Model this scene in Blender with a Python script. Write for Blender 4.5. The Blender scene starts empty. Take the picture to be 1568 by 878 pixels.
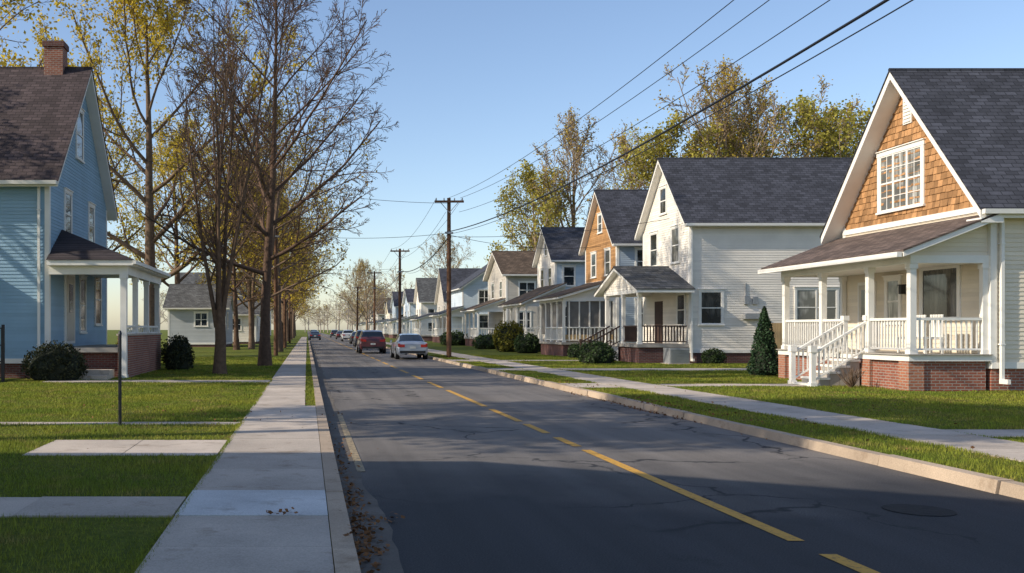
import bpy, math, random
import numpy as np
from mathutils import Vector, Matrix
R=random.Random(11)
NP=np.random.default_rng(5)
scene=bpy.context.scene
scene.view_settings.view_transform='Standard'
scene.view_settings.look='None'
scene.view_settings.exposure=0
COL=scene.collection

# ---------------------------------------------------------------- materials
def nmat(name):
    m=bpy.data.materials.new(name); m.use_nodes=True
    nt=m.node_tree
    for n in list(nt.nodes): nt.nodes.remove(n)
    return m,nt,nt.nodes,nt.links
def rgb(c): return (c[0],c[1],c[2],1)
def mul(c,k): return (min(1,c[0]*k),min(1,c[1]*k),min(1,c[2]*k))
def mixc(nd,lk,fac,a,b,mode='MIX'):
    n=nd.new('ShaderNodeMix'); n.data_type='RGBA'; n.blend_type=mode
    for s,v in ((n.inputs[0],fac),(n.inputs[6],a),(n.inputs[7],b)):
        if isinstance(v,bpy.types.NodeSocket): lk.new(v,s)
        elif isinstance(v,(int,float)): s.default_value=v
        else: s.default_value=rgb(v)
    return n.outputs[2]
def coords(nd,lk,loc=None):
    return nd.new('ShaderNodeTexCoord').outputs['Object']
def noise(nd,lk,co,scale,detail=4,rough=.55):
    n=nd.new('ShaderNodeTexNoise'); n.inputs['Scale'].default_value=scale
    n.inputs['Detail'].default_value=detail; n.inputs['Roughness'].default_value=rough
    lk.new(co,n.inputs['Vector']); return n.outputs['Fac']
def ramp(nd,lk,f,a,b,c0=(0,0,0),c1=(1,1,1)):
    n=nd.new('ShaderNodeValToRGB'); e=n.color_ramp.elements
    e[0].position=a; e[1].position=b; e[0].color=rgb(c0); e[1].color=rgb(c1)
    lk.new(f,n.inputs[0]); return n.outputs[0]
def finish(nd,lk,color,rough=.7,bump=None,bstr=.3,bdist=.01,spec=.4,trans=0,coat=0,metal=0):
    out=nd.new('ShaderNodeOutputMaterial'); p=nd.new('ShaderNodeBsdfPrincipled')
    if isinstance(color,bpy.types.NodeSocket): lk.new(color,p.inputs['Base Color'])
    else: p.inputs['Base Color'].default_value=rgb(color)
    if isinstance(rough,bpy.types.NodeSocket): lk.new(rough,p.inputs['Roughness'])
    else: p.inputs['Roughness'].default_value=rough
    p.inputs['Specular IOR Level'].default_value=spec
    p.inputs['Metallic'].default_value=metal
    p.inputs['Coat Weight'].default_value=coat
    if bump is not None:
        b=nd.new('ShaderNodeBump'); b.inputs['Strength'].default_value=bstr; b.inputs['Distance'].default_value=bdist
        lk.new(bump,b.inputs['Height']); lk.new(b.outputs[0],p.inputs['Normal'])
    if trans>0:
        t=nd.new('ShaderNodeBsdfTranslucent')
        if isinstance(color,bpy.types.NodeSocket): lk.new(color,t.inputs['Color'])
        else: t.inputs['Color'].default_value=rgb(color)
        mx=nd.new('ShaderNodeMixShader'); mx.inputs[0].default_value=trans
        lk.new(p.outputs[0],mx.inputs[1]); lk.new(t.outputs[0],mx.inputs[2]); lk.new(mx.outputs[0],out.inputs[0])
    else: lk.new(p.outputs[0],out.inputs[0])
def simple(name,c,rough=.7,var=.12,scale=2.5,island=0.0,bstr=0,bscale=60,spec=.4,trans=0,coat=0,metal=0,c2=None):
    m,nt,nd,lk=nmat(name); co=coords(nd,lk)
    f=noise(nd,lk,co,scale)
    f=ramp(nd,lk,f,.3,.7)
    col=mixc(nd,lk,f,mul(c,1-var),c2 if c2 else mul(c,1+var))
    if island:
        g=nd.new('ShaderNodeNewGeometry')
        r=ramp(nd,lk,g.outputs['Random Per Island'],0,1,(1-island,)*3,(1+island*.6,)*3)
        col=mixc(nd,lk,1.0,col,r,'MULTIPLY')
    b=noise(nd,lk,co,bscale) if bstr else None
    finish(nd,lk,col,rough,b,bstr,.01,spec,trans,coat,metal)
    return m
def bricky(name,c1,c2,mort,w,h,ms,axis='xy',slope=1.0,rough=.85,var=.2,bstr=.5,lines=.0):
    m,nt,nd,lk=nmat(name); co=coords(nd,lk)
    sp=nd.new('ShaderNodeSeparateXYZ'); lk.new(co,sp.inputs[0])
    cb=nd.new('ShaderNodeCombineXYZ')
    if axis=='xy':
        a=nd.new('ShaderNodeMath'); a.operation='ADD'; lk.new(sp.outputs[0],a.inputs[0]); lk.new(sp.outputs[1],a.inputs[1]); u=a.outputs[0]
    else: u=sp.outputs['XYZ'.index(axis.upper())]
    z=nd.new('ShaderNodeMath'); z.operation='MULTIPLY'; z.inputs[1].default_value=slope; lk.new(sp.outputs[2],z.inputs[0])
    lk.new(u,cb.inputs[0]); lk.new(z.outputs[0],cb.inputs[1])
    t=nd.new('ShaderNodeTexBrick'); lk.new(cb.outputs[0],t.inputs['Vector'])
    t.inputs['Scale'].default_value=1; t.inputs['Brick Width'].default_value=w; t.inputs['Row Height'].default_value=h
    t.inputs['Mortar Size'].default_value=ms; t.inputs['Mortar Smooth'].default_value=.2; t.inputs['Bias'].default_value=0
    t.inputs['Color1'].default_value=rgb(c1); t.inputs['Color2'].default_value=rgb(c2); t.inputs['Mortar'].default_value=rgb(mort)
    n=noise(nd,lk,co,1.3,6)
    n=ramp(nd,lk,n,.3,.72,(1-var,)*3,(1+var*.8,)*3)
    col=mixc(nd,lk,1.0,t.outputs['Color'],n,'MULTIPLY')
    n2=ramp(nd,lk,noise(nd,lk,co,25,3),.3,.7,(.85,)*3,(1.12,)*3)
    col=mixc(nd,lk,1.0,col,n2,'MULTIPLY')
    inv=nd.new('ShaderNodeMath'); inv.operation='SUBTRACT'; inv.inputs[0].default_value=1; lk.new(t.outputs['Fac'],inv.inputs[1])
    finish(nd,lk,col,rough,inv.outputs[0],bstr,.012,.3)
    return m

def siding_mat(name,c): return simple(name,c,.6,.08,.8,island=.08,bstr=.05,bscale=30,spec=.3)
M_white=simple('white_paint',(.80,.77,.71),.5,.06,1.5,spec=.35)
M_cream=siding_mat('cream_clapboard',(.76,.67,.53))
M_whites=siding_mat('white_clapboard',(.81,.75,.66))
M_blue=siding_mat('blue_clapboard',(.28,.43,.55))
M_bluegrey=siding_mat('bluegrey_clapboard',(.38,.45,.52))
M_lightblue=siding_mat('pale_blue_clapboard',(.58,.66,.72))
M_beige=siding_mat('beige_clapboard',(.50,.46,.40))
M_sage=siding_mat('grey_clapboard',(.43,.45,.46))
M_tan=siding_mat('tan_clapboard',(.48,.33,.17))
M_shake=simple('cedar_shakes',(.42,.225,.10),.75,.18,3,island=.42,bstr=.15,bscale=80,spec=.2)
M_shake2=simple('cedar_shakes_b',(.42,.23,.10),.75,.15,3,island=.25,spec=.2)
M_brick=bricky('red_brick',(.33,.11,.065),(.24,.075,.05),(.33,.28,.24),.215,.075,.011)
M_brickd=bricky('dark_brick',(.17,.06,.045),(.12,.045,.04),(.16,.13,.12),.215,.075,.011)
M_brick2=bricky('orange_brick',(.42,.16,.085),(.33,.12,.07),(.36,.3,.25),.215,.075,.011)
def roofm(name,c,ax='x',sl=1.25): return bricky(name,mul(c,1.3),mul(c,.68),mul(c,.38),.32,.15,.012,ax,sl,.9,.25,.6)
M_roofR=roofm('slate_shingles',(.060,.062,.076))
M_roofL=roofm('brown_grey_shingles',(.075,.055,.055))
M_roofB=roofm('brown_shingles',(.12,.085,.06))
M_roofY=roofm('slate_shingles_b',(.062,.066,.082),'y')
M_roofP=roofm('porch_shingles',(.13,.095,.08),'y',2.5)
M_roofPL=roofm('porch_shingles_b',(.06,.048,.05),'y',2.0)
M_roofG=roofm('grey_shingles',(.11,.11,.108))
M_darkwood=simple('dark_brown_paint',(.055,.03,.022),.6,.2)
M_deck=simple('deck_boards',(.35,.32,.28),.7,.15)
M_door=simple('painted_door',(.55,.5,.42),.4,.05)
M_metal=simple('dark_metal',(.03,.03,.033),.45,.1,metal=.3)
M_iron=simple('cast_iron',(.022,.021,.021),.8,.3,12,bstr=.5,bscale=30,spec=.2)
M_grey=simple('grey_metal',(.38,.39,.4),.4,.1,metal=.4)
def glassm(name,dark,light,scale):
    m,nt,nd,lk=nmat(name); co=coords(nd,lk)
    mp=nd.new('ShaderNodeMapping'); mp.inputs['Scale'].default_value=(1,1,.12); lk.new(co,mp.inputs[0])
    f=ramp(nd,lk,noise(nd,lk,mp.outputs[0],scale,3),.38,.62)
    f2=ramp(nd,lk,noise(nd,lk,co,1.1,2),.42,.58)
    col=mixc(nd,lk,f,dark,light); col=mixc(nd,lk,f2,dark,col)
    finish(nd,lk,col,.06,None,spec=.6,coat=.3)
    return m
M_glass=glassm('window_glass',(.012,.015,.018),(.12,.12,.11),6)
M_glassc=glassm('window_glass_curtain',(.12,.12,.11),(.48,.47,.43),9)
M_bark=simple('bark',(.155,.105,.072),.9,.25,6,bstr=.6,bscale=14,spec=.15)
M_barkh=simple('bark_reddish',(.115,.072,.050),.9,.25,6,bstr=.6,bscale=14,spec=.15)
M_barkd=simple('bark_dark',(.13,.085,.057),.9,.25,6,bstr=.6,bscale=14,spec=.15)
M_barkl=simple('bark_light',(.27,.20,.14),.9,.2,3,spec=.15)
M_barkf=simple('bark_far_hazed',(.34,.28,.24),.9,.1,3,spec=.1)  # paled bark: distance haze put into the colour
M_polew=simple('pole_wood',(.14,.075,.045),.85,.25,3,bstr=.4,bscale=20,spec=.15)
M_leafY=simple('yellow_leaves',(.60,.45,.05),.6,.25,.5,island=.4,spec=.2,trans=.5)
M_leafO=simple('gold_leaves',(.56,.40,.055),.6,.25,.5,island=.4,spec=.2,trans=.5)
M_leafG=simple('yellowgreen_leaves',(.44,.39,.075),.6,.25,.5,island=.4,spec=.2,trans=.45)
M_leafS=simple('shrub_leaves',(.045,.075,.022),.6,.3,2,island=.5,spec=.25,trans=.15)
M_leafR=simple('dark_shrub_leaves',(.045,.05,.02),.6,.3,2,island=.5,spec=.25,trans=.1)
M_leafC=simple('conifer_needles',(.035,.07,.03),.7,.3,2,island=.5,spec=.2,trans=.1)
M_leafYs=simple('yellow_shrub_leaves',(.22,.2,.03),.6,.3,2,island=.4,spec=.2,trans=.25)
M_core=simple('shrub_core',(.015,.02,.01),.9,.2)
M_litter=simple('fallen_leaves',(.20,.095,.04),.8,.3,5,island=.5,spec=.15)
M_wire=simple('wire_black',(.012,.012,.014),.5,.1)

def ground_mats():
    # lawn
    m,nt,nd,lk=nmat('lawn_soil'); co=coords(nd,lk)
    a=ramp(nd,lk,noise(nd,lk,co,.5,5),.35,.68)
    b=ramp(nd,lk,noise(nd,lk,co,9,5),.35,.7)
    col=mixc(nd,lk,a,(.12,.155,.024),(.22,.215,.035))
    col=mixc(nd,lk,b,(.09,.11,.022),col)
    finish(nd,lk,col,.95,noise(nd,lk,co,35,5),.9,.05,.1); g=m
    # blades
    m,nt,nd,lk=nmat('grass_blades'); co=coords(nd,lk)
    a=ramp(nd,lk,noise(nd,lk,co,.45,6,.6),.34,.66)
    b=ramp(nd,lk,noise(nd,lk,co,2.2,5,.6),.52,.68)
    col=mixc(nd,lk,a,(.165,.235,.032),(.34,.34,.05))
    col=mixc(nd,lk,b,col,(.34,.27,.09))
    gm=nd.new('ShaderNodeNewGeometry'); r=ramp(nd,lk,gm.outputs['Random Per Island'],0,1,(.5,)*3,(1.3,)*3)
    col=mixc(nd,lk,1.0,col,r,'MULTIPLY')
    finish(nd,lk,col,.7,None,spec=.12,trans=.4); m2=m
    # asphalt
    m,nt,nd,lk=nmat('asphalt'); co=coords(nd,lk)
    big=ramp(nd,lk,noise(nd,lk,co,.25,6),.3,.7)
    old_lit=mixc(nd,lk,big,(.145,.131,.119),(.205,.181,.160))  # older far asphalt, lightened further to paint in sunlit contrast
    new=mixc(nd,lk,big,(.038,.038,.041),(.056,.054,.055))  # resurfaced near asphalt, darkened further to paint in foreground shade
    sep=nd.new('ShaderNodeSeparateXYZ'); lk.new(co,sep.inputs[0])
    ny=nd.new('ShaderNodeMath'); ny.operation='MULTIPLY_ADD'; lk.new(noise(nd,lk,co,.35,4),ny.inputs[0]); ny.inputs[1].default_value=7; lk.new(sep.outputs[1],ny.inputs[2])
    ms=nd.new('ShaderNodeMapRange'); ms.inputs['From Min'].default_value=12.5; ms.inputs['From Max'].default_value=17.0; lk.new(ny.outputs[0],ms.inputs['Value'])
    col=mixc(nd,lk,ms.outputs[0],new,old_lit)
    mp=nd.new('ShaderNodeMapping'); mp.inputs['Scale'].default_value=(1.1,.035,1); lk.new(co,mp.inputs[0])
    tr=ramp(nd,lk,noise(nd,lk,mp.outputs[0],1.6,3),.35,.7,(.82,)*3,(1.2,)*3)
    col=mixc(nd,lk,1.0,col,tr,'MULTIPLY')
    sp=ramp(nd,lk,noise(nd,lk,co,75,3,.7),.35,.7,(.5,)*3,(1.6,)*3)
    col=mixc(nd,lk,1.0,col,sp,'MULTIPLY')
    st=ramp(nd,lk,noise(nd,lk,co,.9,5,.6),.58,.70,(1,)*3,(.68,)*3)
    col=mixc(nd,lk,1.0,col,st,'MULTIPLY')
    v2=nd.new('ShaderNodeTexVoronoi'); v2.distance='CHEBYCHEV'; v2.inputs['Scale'].default_value=.16; lk.new(co,v2.inputs['Vector'])
    pt=ramp(nd,lk,v2.outputs['Color'],.80,.82,(1,)*3,(.74,.74,.76))
    col=mixc(nd,lk,1.0,col,pt,'MULTIPLY')
    v=nd.new('ShaderNodeTexVoronoi'); v.feature='DISTANCE_TO_EDGE'; v.inputs['Scale'].default_value=.28
    nz=nd.new('ShaderNodeTexNoise'); nz.inputs['Scale'].default_value=1.5; nz.inputs['Detail'].default_value=6; lk.new(co,nz.inputs['Vector'])
    ad=nd.new('ShaderNodeVectorMath'); ad.operation='MULTIPLY_ADD'; ad.inputs[1].default_value=(1.1,1.1,0); lk.new(nz.outputs['Color'],ad.inputs[0]); lk.new(co,ad.inputs[2])
    lk.new(ad.outputs[0],v.inputs['Vector'])
    cr=ramp(nd,lk,v.outputs['Distance'],.0025,.008,(1,)*3,(0,)*3)
    msk=ramp(nd,lk,noise(nd,lk,co,.35,2),.47,.53)
    crm=mixc(nd,lk,1.0,cr,msk,'MULTIPLY')
    col=mixc(nd,lk,crm,col,(.02,.02,.022))
    rg=ramp(nd,lk,big,0,1,(.74,)*3,(.88,)*3)
    finish(nd,lk,col,rg,noise(nd,lk,co,120,3,.7),.35,.006,.22); asp=m
    def conc(name,c,isl):
        m,nt,nd,lk=nmat(name); co=coords(nd,lk)
        a=ramp(nd,lk,noise(nd,lk,co,.9,7,.6),.3,.7)
        col=mixc(nd,lk,a,mul(c,.76),mul(c,1.1))
        gm=nd.new('ShaderNodeNewGeometry')
        r=ramp(nd,lk,gm.outputs['Random Per Island'],0,1,(1-isl,)*3,(1+isl*.7,)*3)
        col=mixc(nd,lk,1.0,col,r,'MULTIPLY')
        s=ramp(nd,lk,noise(nd,lk,co,70,4,.7),.35,.68,(.82,)*3,(1.15,)*3)
        col=mixc(nd,lk,1.0,col,s,'MULTIPLY')
        st=ramp(nd,lk,noise(nd,lk,co,2.6,6,.65),.56,.70,(1,)*3,(.70,.66,.62))
        col=mixc(nd,lk,1.0,col,st,'MULTIPLY')
        finish(nd,lk,col,.88,noise(nd,lk,co,90,4),.4,.006,.25); return m
    c1=conc('sidewalk_concrete',(.53,.45,.375),.13)
    c2=conc('curb_concrete',(.48,.37,.27),.14)
    c3=conc('gutter_concrete',(.15,.13,.11),.1)
    c4=conc('new_concrete',(.64,.63,.61),.0)
    def paint(name,c,lo,hi):
        m,nt,nd,lk=nmat(name); co=coords(nd,lk)
        f=ramp(nd,lk,noise(nd,lk,co,14,6,.75),lo,hi)
        col=mixc(nd,lk,f,c,(.07,.065,.06)); finish(nd,lk,col,.7,None,spec=.3); return m
    return g,m2,asp,c1,c2,c3,c4,paint('yellow_road_paint',(.60,.32,.05),.52,.72),paint('faded_cream_paint',(.38,.29,.17),.44,.66)
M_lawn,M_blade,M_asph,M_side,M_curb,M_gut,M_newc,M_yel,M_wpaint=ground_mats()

# ---------------------------------------------------------------- mesh builder
class MB:
    def __init__(s): s.v=[]; s.f=[]; s.m=[]; s.ml=[]; s.smooth=False
    def mi(s,mat):
        if mat not in s.ml: s.ml.append(mat)
        return s.ml.index(mat)
    def add(s,vs,fs,mat):
        o=len(s.v); s.v.extend([tuple(p) for p in vs]); k=s.mi(mat)
        for f in fs: s.f.append([o+i for i in f]); s.m.append(k)
    def quad(s,a,b,c,d,mat): s.add([a,b,c,d],[(0,1,2,3)],mat)
    def hexa(s,p,mat): # 8 pts: bottom 0-3, top 4-7
        s.add(p,[(3,2,1,0),(4,5,6,7),(0,1,5,4),(1,2,6,5),(2,3,7,6),(3,0,4,7)],mat)
    def box(s,x0,x1,y0,y1,z0,z1,mat):
        s.hexa([(x0,y0,z0),(x1,y0,z0),(x1,y1,z0),(x0,y1,z0),(x0,y0,z1),(x1,y0,z1),(x1,y1,z1),(x0,y1,z1)],mat)
    def tube(s,pts,rs,n,mat,cap=False):
        o=len(s.v); k=s.mi(mat); m=len(pts)
        prev=None
        for i,p in enumerate(pts):
            d=(pts[min(i+1,m-1)]-pts[max(i-1,0)])
            if d.length<1e-6: d=Vector((0,0,1))
            d.normalize()
            if prev is None:
                a=Vector((1,0,0)) if abs(d.x)<.8 else Vector((0,1,0))
                prev=d.cross(a).normalized()
            x=(prev-d*prev.dot(d)); x.normalize(); y=d.cross(x); prev=x
            r=rs[i] if not isinstance(rs,(int,float)) else rs
            for j in range(n):
                t=2*math.pi*j/n; q=p+x*(r*math.cos(t))+y*(r*math.sin(t)); s.v.append((q.x,q.y,q.z))
        for i in range(m-1):
            for j in range(n):
                a=o+i*n+j; b=o+i*n+(j+1)%n
                s.f.append([a,b,b+n,a+n]); s.m.append(k)
        if cap:
            s.f.append([o+j for j in range(n)]); s.m.append(k)
            s.f.append([o+(m-1)*n+j for j in range(n)]); s.m.append(k)
    def mesh(s,name):
        me=bpy.data.meshes.new(name); me.from_pydata(s.v,[],s.f)
        for x in s.ml: me.materials.append(x)
        me.polygons.foreach_set('material_index',s.m)
        if s.smooth: me.polygons.foreach_set('use_smooth',[True]*len(s.f))
        me.update(); return me
    def obj(s,name,parent=None):
        o=bpy.data.objects.new(name,s.mesh(name)); COL.objects.link(o)
        if parent: o.parent=parent
        return o
def empty(name,loc=(0,0,0)):
    e=bpy.data.objects.new(name,None); e.location=loc; e.empty_display_size=.5; COL.objects.link(e); return e
class Group:
    def __init__(s,name): s.name=name; s.p={}
    def __getitem__(s,k):
        if k not in s.p: s.p[k]=MB()
        return s.p[k]
    def done(s,origin=None):
        e=empty(s.name)
        for k,m in s.p.items():
            if m.f: m.obj(k,e)
        if origin is not None:
            e.location=origin
            for c in e.children: c.matrix_parent_inverse=Matrix.Translation(origin).inverted()
        return e
class FR:
    def __init__(s,O,U,N): s.O=Vector(O); s.U=Vector(U); s.N=Vector(N)
    def p(s,u,z,n=0):
        q=s.O+s.U*u+s.N*n; return (q.x,q.y,z)
def fbox(mb,fr,u0,u1,z0,z1,n0,n1,mat):
    mb.hexa([fr.p(u0,z0,n0),fr.p(u1,z0,n0),fr.p(u1,z0,n1),fr.p(u0,z0,n1),fr.p(u0,z1,n0),fr.p(u1,z1,n0),fr.p(u1,z1,n1),fr.p(u0,z1,n1)],mat)
def siding(mb,fr,z0,z1,ur,mat,lap=.115,out=.02):
    z=z0
    while z<z1-.005:
        zt=min(z+lap,z1); a0,a1=ur(z); b0,b1=ur(zt)
        if a1-a0<.03: break
        mb.add([fr.p(a0,z,out),fr.p(a1,z,out),fr.p(b1,zt,.003),fr.p(b0,zt,.003),fr.p(a0,z,0),fr.p(a1,z,0)],[(0,1,2,3),(4,5,1,0)],mat)
        z=zt
def shakes(mb,fr,z0,z1,ur,mat,course=.19,w=.17):
    z=z0
    while z<z1:
        a0,a1=ur(z); b0,b1=ur(min(z+course,z1))
        if a1-a0<.1: break
        u=a0-R.random()*w
        while u<a1:
            ww=w*R.uniform(.6,1.4); s=max(u,a0); e=min(u+ww-.008,a1)
            if e-s>.02:
                zb=z-R.random()*.02; o=.024+R.random()*.014
                s2=max(s,min(b0,e)); e2=min(e,max(b1,s))
                mb.add([fr.p(s,zb,o),fr.p(e,zb,o),fr.p(max(e2,s2),z+course,.006),fr.p(s2,z+course,.006),fr.p(s,zb,0),fr.p(e,zb,0)],[(0,1,2,3),(4,5,1,0)],mat)
            u+=ww
        z+=course
def window(H,fr,uc,z0,z1,w,cols=1,glass=None,trim=None,cas=.10,double=True,rows=0,tag='window'):
    trim=trim or M_white; g=glass or M_glass
    t=H[tag+'_frames']; gl=H[tag+'_glass']
    a=uc-w/2; b=uc+w/2
    fbox(t,fr,a-cas,a,z0,z1,0,.055,trim); fbox(t,fr,b,b+cas,z0,z1,0,.055,trim)
    fbox(t,fr,a-cas-.02,b+cas+.02,z1,z1+cas*1.1,0,.062,trim)
    fbox(t,fr,a-cas-.04,b+cas+.04,z1+cas*1.1,z1+cas*1.1+.03,0,.10,trim)
    fbox(t,fr,a-cas-.03,b+cas+.03,z0-.06,z0,0,.09,trim)
    fbox(gl,fr,a,b,z0,z1,.0,.026,g)
    s=.04
    cw=w/cols
    for c in range(cols):
        x0=a+c*cw; x1=x0+cw
        if c and cols>1: fbox(t,fr,x0-.035,x0+.035,z0,z1,.0,.052,trim)
        fbox(t,fr,x0,x0+s,z0,z1,.027,.045,trim); fbox(t,fr,x1-s,x1,z0,z1,.027,.045,trim)
        fbox(t,fr,x0+s,x1-s,z0,z0+s*1.3,.027,.045,trim); fbox(t,fr,x0+s,x1-s,z1-s,z1,.027,.045,trim)
        if double: fbox(t,fr,x0+s,x1-s,(z0+z1)/2-.025,(z0+z1)/2+.025,.027,.05,trim)
        for r in range(rows):
            zz=z0+(z1-z0)*(r+1)/(rows+1)
            if not(double and abs(zz-(z0+z1)/2)<.05): fbox(t,fr,x0+s,x1-s,zz-.01,zz+.01,.027,.04,trim)
        if rows: fbox(t,fr,(x0+x1)/2-.01,(x0+x1)/2+.01,z0+s,z1-s,.027,.039,trim)
def gable_roof(rf,tr,M,a0,a1,bc,half,tip,ridge,mroof,mtrim,tt=.2,rt=.05):
    for sg in (-1,1):
        for (mb,top,th,ia,ib,mat) in ((rf,0,rt,0,0,mroof),(tr,-rt-.003,tt,.03,.03,mtrim)):
            be=bc+sg*(half-ib); slope=(ridge-tip)/half; zt=ridge-slope*(half-ib)
            p=[M(a0+ia,bc,ridge+top-th),M(a1-ia,bc,ridge+top-th),M(a1-ia,be,zt+top-th),M(a0+ia,be,zt+top-th),
               M(a0+ia,bc,ridge+top),M(a1-ia,bc,ridge+top),M(a1-ia,be,zt+top),M(a0+ia,be,zt+top)]
            mb.hexa(p,mat)
    rf.tube([Vector(M(a0,bc,ridge-.01)),Vector(M(a1,bc,ridge-.01))],.05,6,mroof,True)

def house(name,s,X0,Y0,W,L,tip,ridge,zf=.75,wall=None,front=None,roof=None,found=None,oa=.45,ob=.4,axis='x',lap=.115,gfront=None,gz=None,trim=None,tt=.18,ground=.1,shk=False):
    H=Group(name); wall=wall or M_whites; front=front or wall; roof=roof or M_roofR; found=found or M_brickd; trim=trim or M_white
    if axis=='x':
        M=lambda a,b,z:(X0+s*a,Y0+b,z)
        fF=FR((X0,Y0,0),(0,1,0),(-s,0,0)); fN=FR((X0,Y0,0),(s,0,0),(0,-1,0)); fB=FR((X0+s*L,Y0,0),(0,1,0),(s,0,0)); fR=FR((X0,Y0+W,0),(s,0,0),(0,1,0))
    else:
        M=lambda a,b,z:(X0+s*b,Y0+a,z)
        fF=FR((X0,Y0,0),(s,0,0),(0,-1,0)); fN=FR((X0,Y0,0),(0,1,0),(-s,0,0)); fB=FR((X0,Y0+L,0),(s,0,0),(0,1,0)); fR=FR((X0+s*W,Y0,0),(0,1,0),(s,0,0))
    half=W/2+ob; slope=(ridge-tip)/half
    ze=tip+slope*ob-.23*math.hypot(1,slope)*.8; zr=ze+slope*W/2
    def gab(z):
        if z<=ze: return (0,W)
        k=(z-ze)/slope; return (k,W-k)
    w=H['walls']
    gz=gz or 99
    siding(w,fF,zf,min(gz,zr),gab,front,lap); siding(w,fB,zf,zr,gab,wall,lap)
    if gz<zr:
        if shk: shakes(H['gable_shakes'],fF,gz,zr,gab,gfront)
        else: siding(w,fF,gz,zr,gab,gfront,lap)
        fbox(H['trim'],fF,0,W,gz-.16,gz,0.004,.05,trim)
    siding(w,fN,zf,ze+.1,lambda z:(0,L),wall,lap); siding(w,fR,zf,ze+.1,lambda z:(0,L),wall,lap)
    core=H['wall_core']
    core.add([M(.001,.001,zf),M(.001,W-.001,zf),M(.001,W-.001,ze),M(.001,W/2,zr),M(.001,.001,ze),
              M(L-.001,.001,zf),M(L-.001,W-.001,zf),M(L-.001,W-.001,ze),M(L-.001,W/2,zr),M(L-.001,.001,ze)],
             [(0,1,2,3,4),(9,8,7,6,5),(0,4,9,5),(1,6,7,2),(0,5,6,1)],wall)
    gable_roof(H['roof'],H['roof_trim'],M,-oa,L+oa,W/2,half,tip,ridge,roof,trim,tt)
    t=H['trim']; cb=.13
    for fr,LL in ((fF,W),(fN,L)):
        fbox(t,fr,-.028,cb,zf-.02,ze,.004,.03,trim); fbox(t,fr,LL-cb,LL+.028,zf-.02,ze,.004,.03,trim)
    fbox(t,fF,0,W,zf-.16,zf,.0,.034,trim); fbox(t,fN,0,L,zf-.16,zf,.0,.034,trim)
    g=H['gutters']
    y=-ob-.06
    g.hexa([M(-oa+.05,y-.05,tip-.16),M(L+oa-.05,y-.05,tip-.16),M(L+oa-.05,y+.06,tip-.16),M(-oa+.05,y+.06,tip-.16),
            M(-oa+.05,y-.06,tip-.04),M(L+oa-.05,y-.06,tip-.04),M(L+oa-.05,y+.06,tip-.04),M(-oa+.05,y+.06,tip-.04)],trim)
    f=H['foundation']
    f.hexa([M(.03,.03,ground-.3),M(L-.03,.03,ground-.3),M(L-.03,W-.03,ground-.3),M(.03,W-.03,ground-.3),M(.03,.03,zf-.01),M(L-.03,.03,zf-.01),M(L-.03,W-.03,zf-.01),M(.03,W-.03,zf-.01)],found)
    H.fF,H.fN,H.fR=fF,fN,fR; H.ze=ze; H.zr=zr; H.M=M
    return H
def downspout(H,fr,u,z0,z1,n=.09):
    g=H['downspouts']
    fbox(g,fr,u-.04,u+.04,z0+.12,z1,n-.04,n+.04,M_white)
    fbox(g,fr,u-.042,u+.042,z0,z0+.12,n-.045,n+.25,M_white)
    for z in (z0+1,z1-.8): fbox(g,fr,u-.06,u+.06,z,z+.03,0,n+.05,M_white)
def rail(mb,p0,p1,z0,h=.95,mat=None,sp=.13,bw=.035,z1=None,low=.1):
    p0=Vector((p0[0],p0[1],0)); p1=Vector((p1[0],p1[1],0)); z1=z0 if z1 is None else z1
    d=p1-p0; L=d.length; d.normalize(); n=Vector((-d.y,d.x,0))
    def bar(za0,za1,zb0,zb1,hw):
        P=[]
        for z_a,z_b in ((za0,zb0),(za1,zb1)):
            for q,z in ((p0-n*hw,z_a),(p1-n*hw,z_b),(p1+n*hw,z_b),(p0+n*hw,z_a)): P.append((q.x,q.y,z))
        mb.hexa(P,mat)
    bar(z0+h-.07,z0+h,z1+h-.07,z1+h,.045); bar(z0+low,z0+low+.05,z1+low,z1+low+.05,.03)
    k=max(1,int(L/sp))
    for i in range(1,k):
        q=p0+d*(L*i/k); z=z0+(z1-z0)*i/k
        mb.box(q.x-bw/2,q.x+bw/2,q.y-bw/2,q.y+bw/2,z+low+.05,z+h-.07,mat)
def post(mb,x,y,z0,z1,w=.15,mat=None):
    h=w/2; mb.box(x-h,x+h,y-h,y+h,z0,z1,mat)
    mb.box(x-h-.025,x+h+.025,y-h-.025,y+h+.025,z1-.14,z1-.002,mat)
    mb.box(x-h-.025,x+h+.025,y-h-.025,y+h+.025,z0+.002,z0+.12,mat)

# ---------------------------------------------------------------- RIGHT FOREGROUND HOUSE
H=house('cedar_gabled_house',1,17.7,24.5,6.7,13,4.80,9.35,.85,wall=M_cream,roof=M_roofR,found=M_brick,oa=.58,ob=.42,gfront=M_shake,gz=4.95,shk=True,tt=.24)
f=H.fF
window(H,f,3.7,5.3,7.0,1.95,3,M_glassc,rows=3,cas=.13)
fbox(H['attic_vent'],f,3.15,3.55,7.75,8.55,0.0,.05,M_white)
for i in range(7): fbox(H['attic_vent'],f,3.19,3.51,7.8+i*.1,7.84+i*.1,.05,.075,M_white)
H['trim'].box(17.13,17.7,24.05,24.6,4.42,4.55,M_white)
P=H['porch_deck']
P.box(15.55,17.69,24.45,31.25,.88,1.03,M_white); P.box(15.5,17.69,24.4,31.3,1.031,1.06,M_deck)
B=H['porch_brick_base']; B.box(15.66,17.6,24.55,31.15,-.1,.879,M_brick)
for y in (24.5,26.2,27.75,30.85): B.box(15.57,15.97,y,y+.42,-.1,.878,M_brick2)
pr=H['porch_posts']
for y in (24.62,26.45,28.85,31.08): post(pr,15.72,y,1.06,3.42,.16,M_white)
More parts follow.
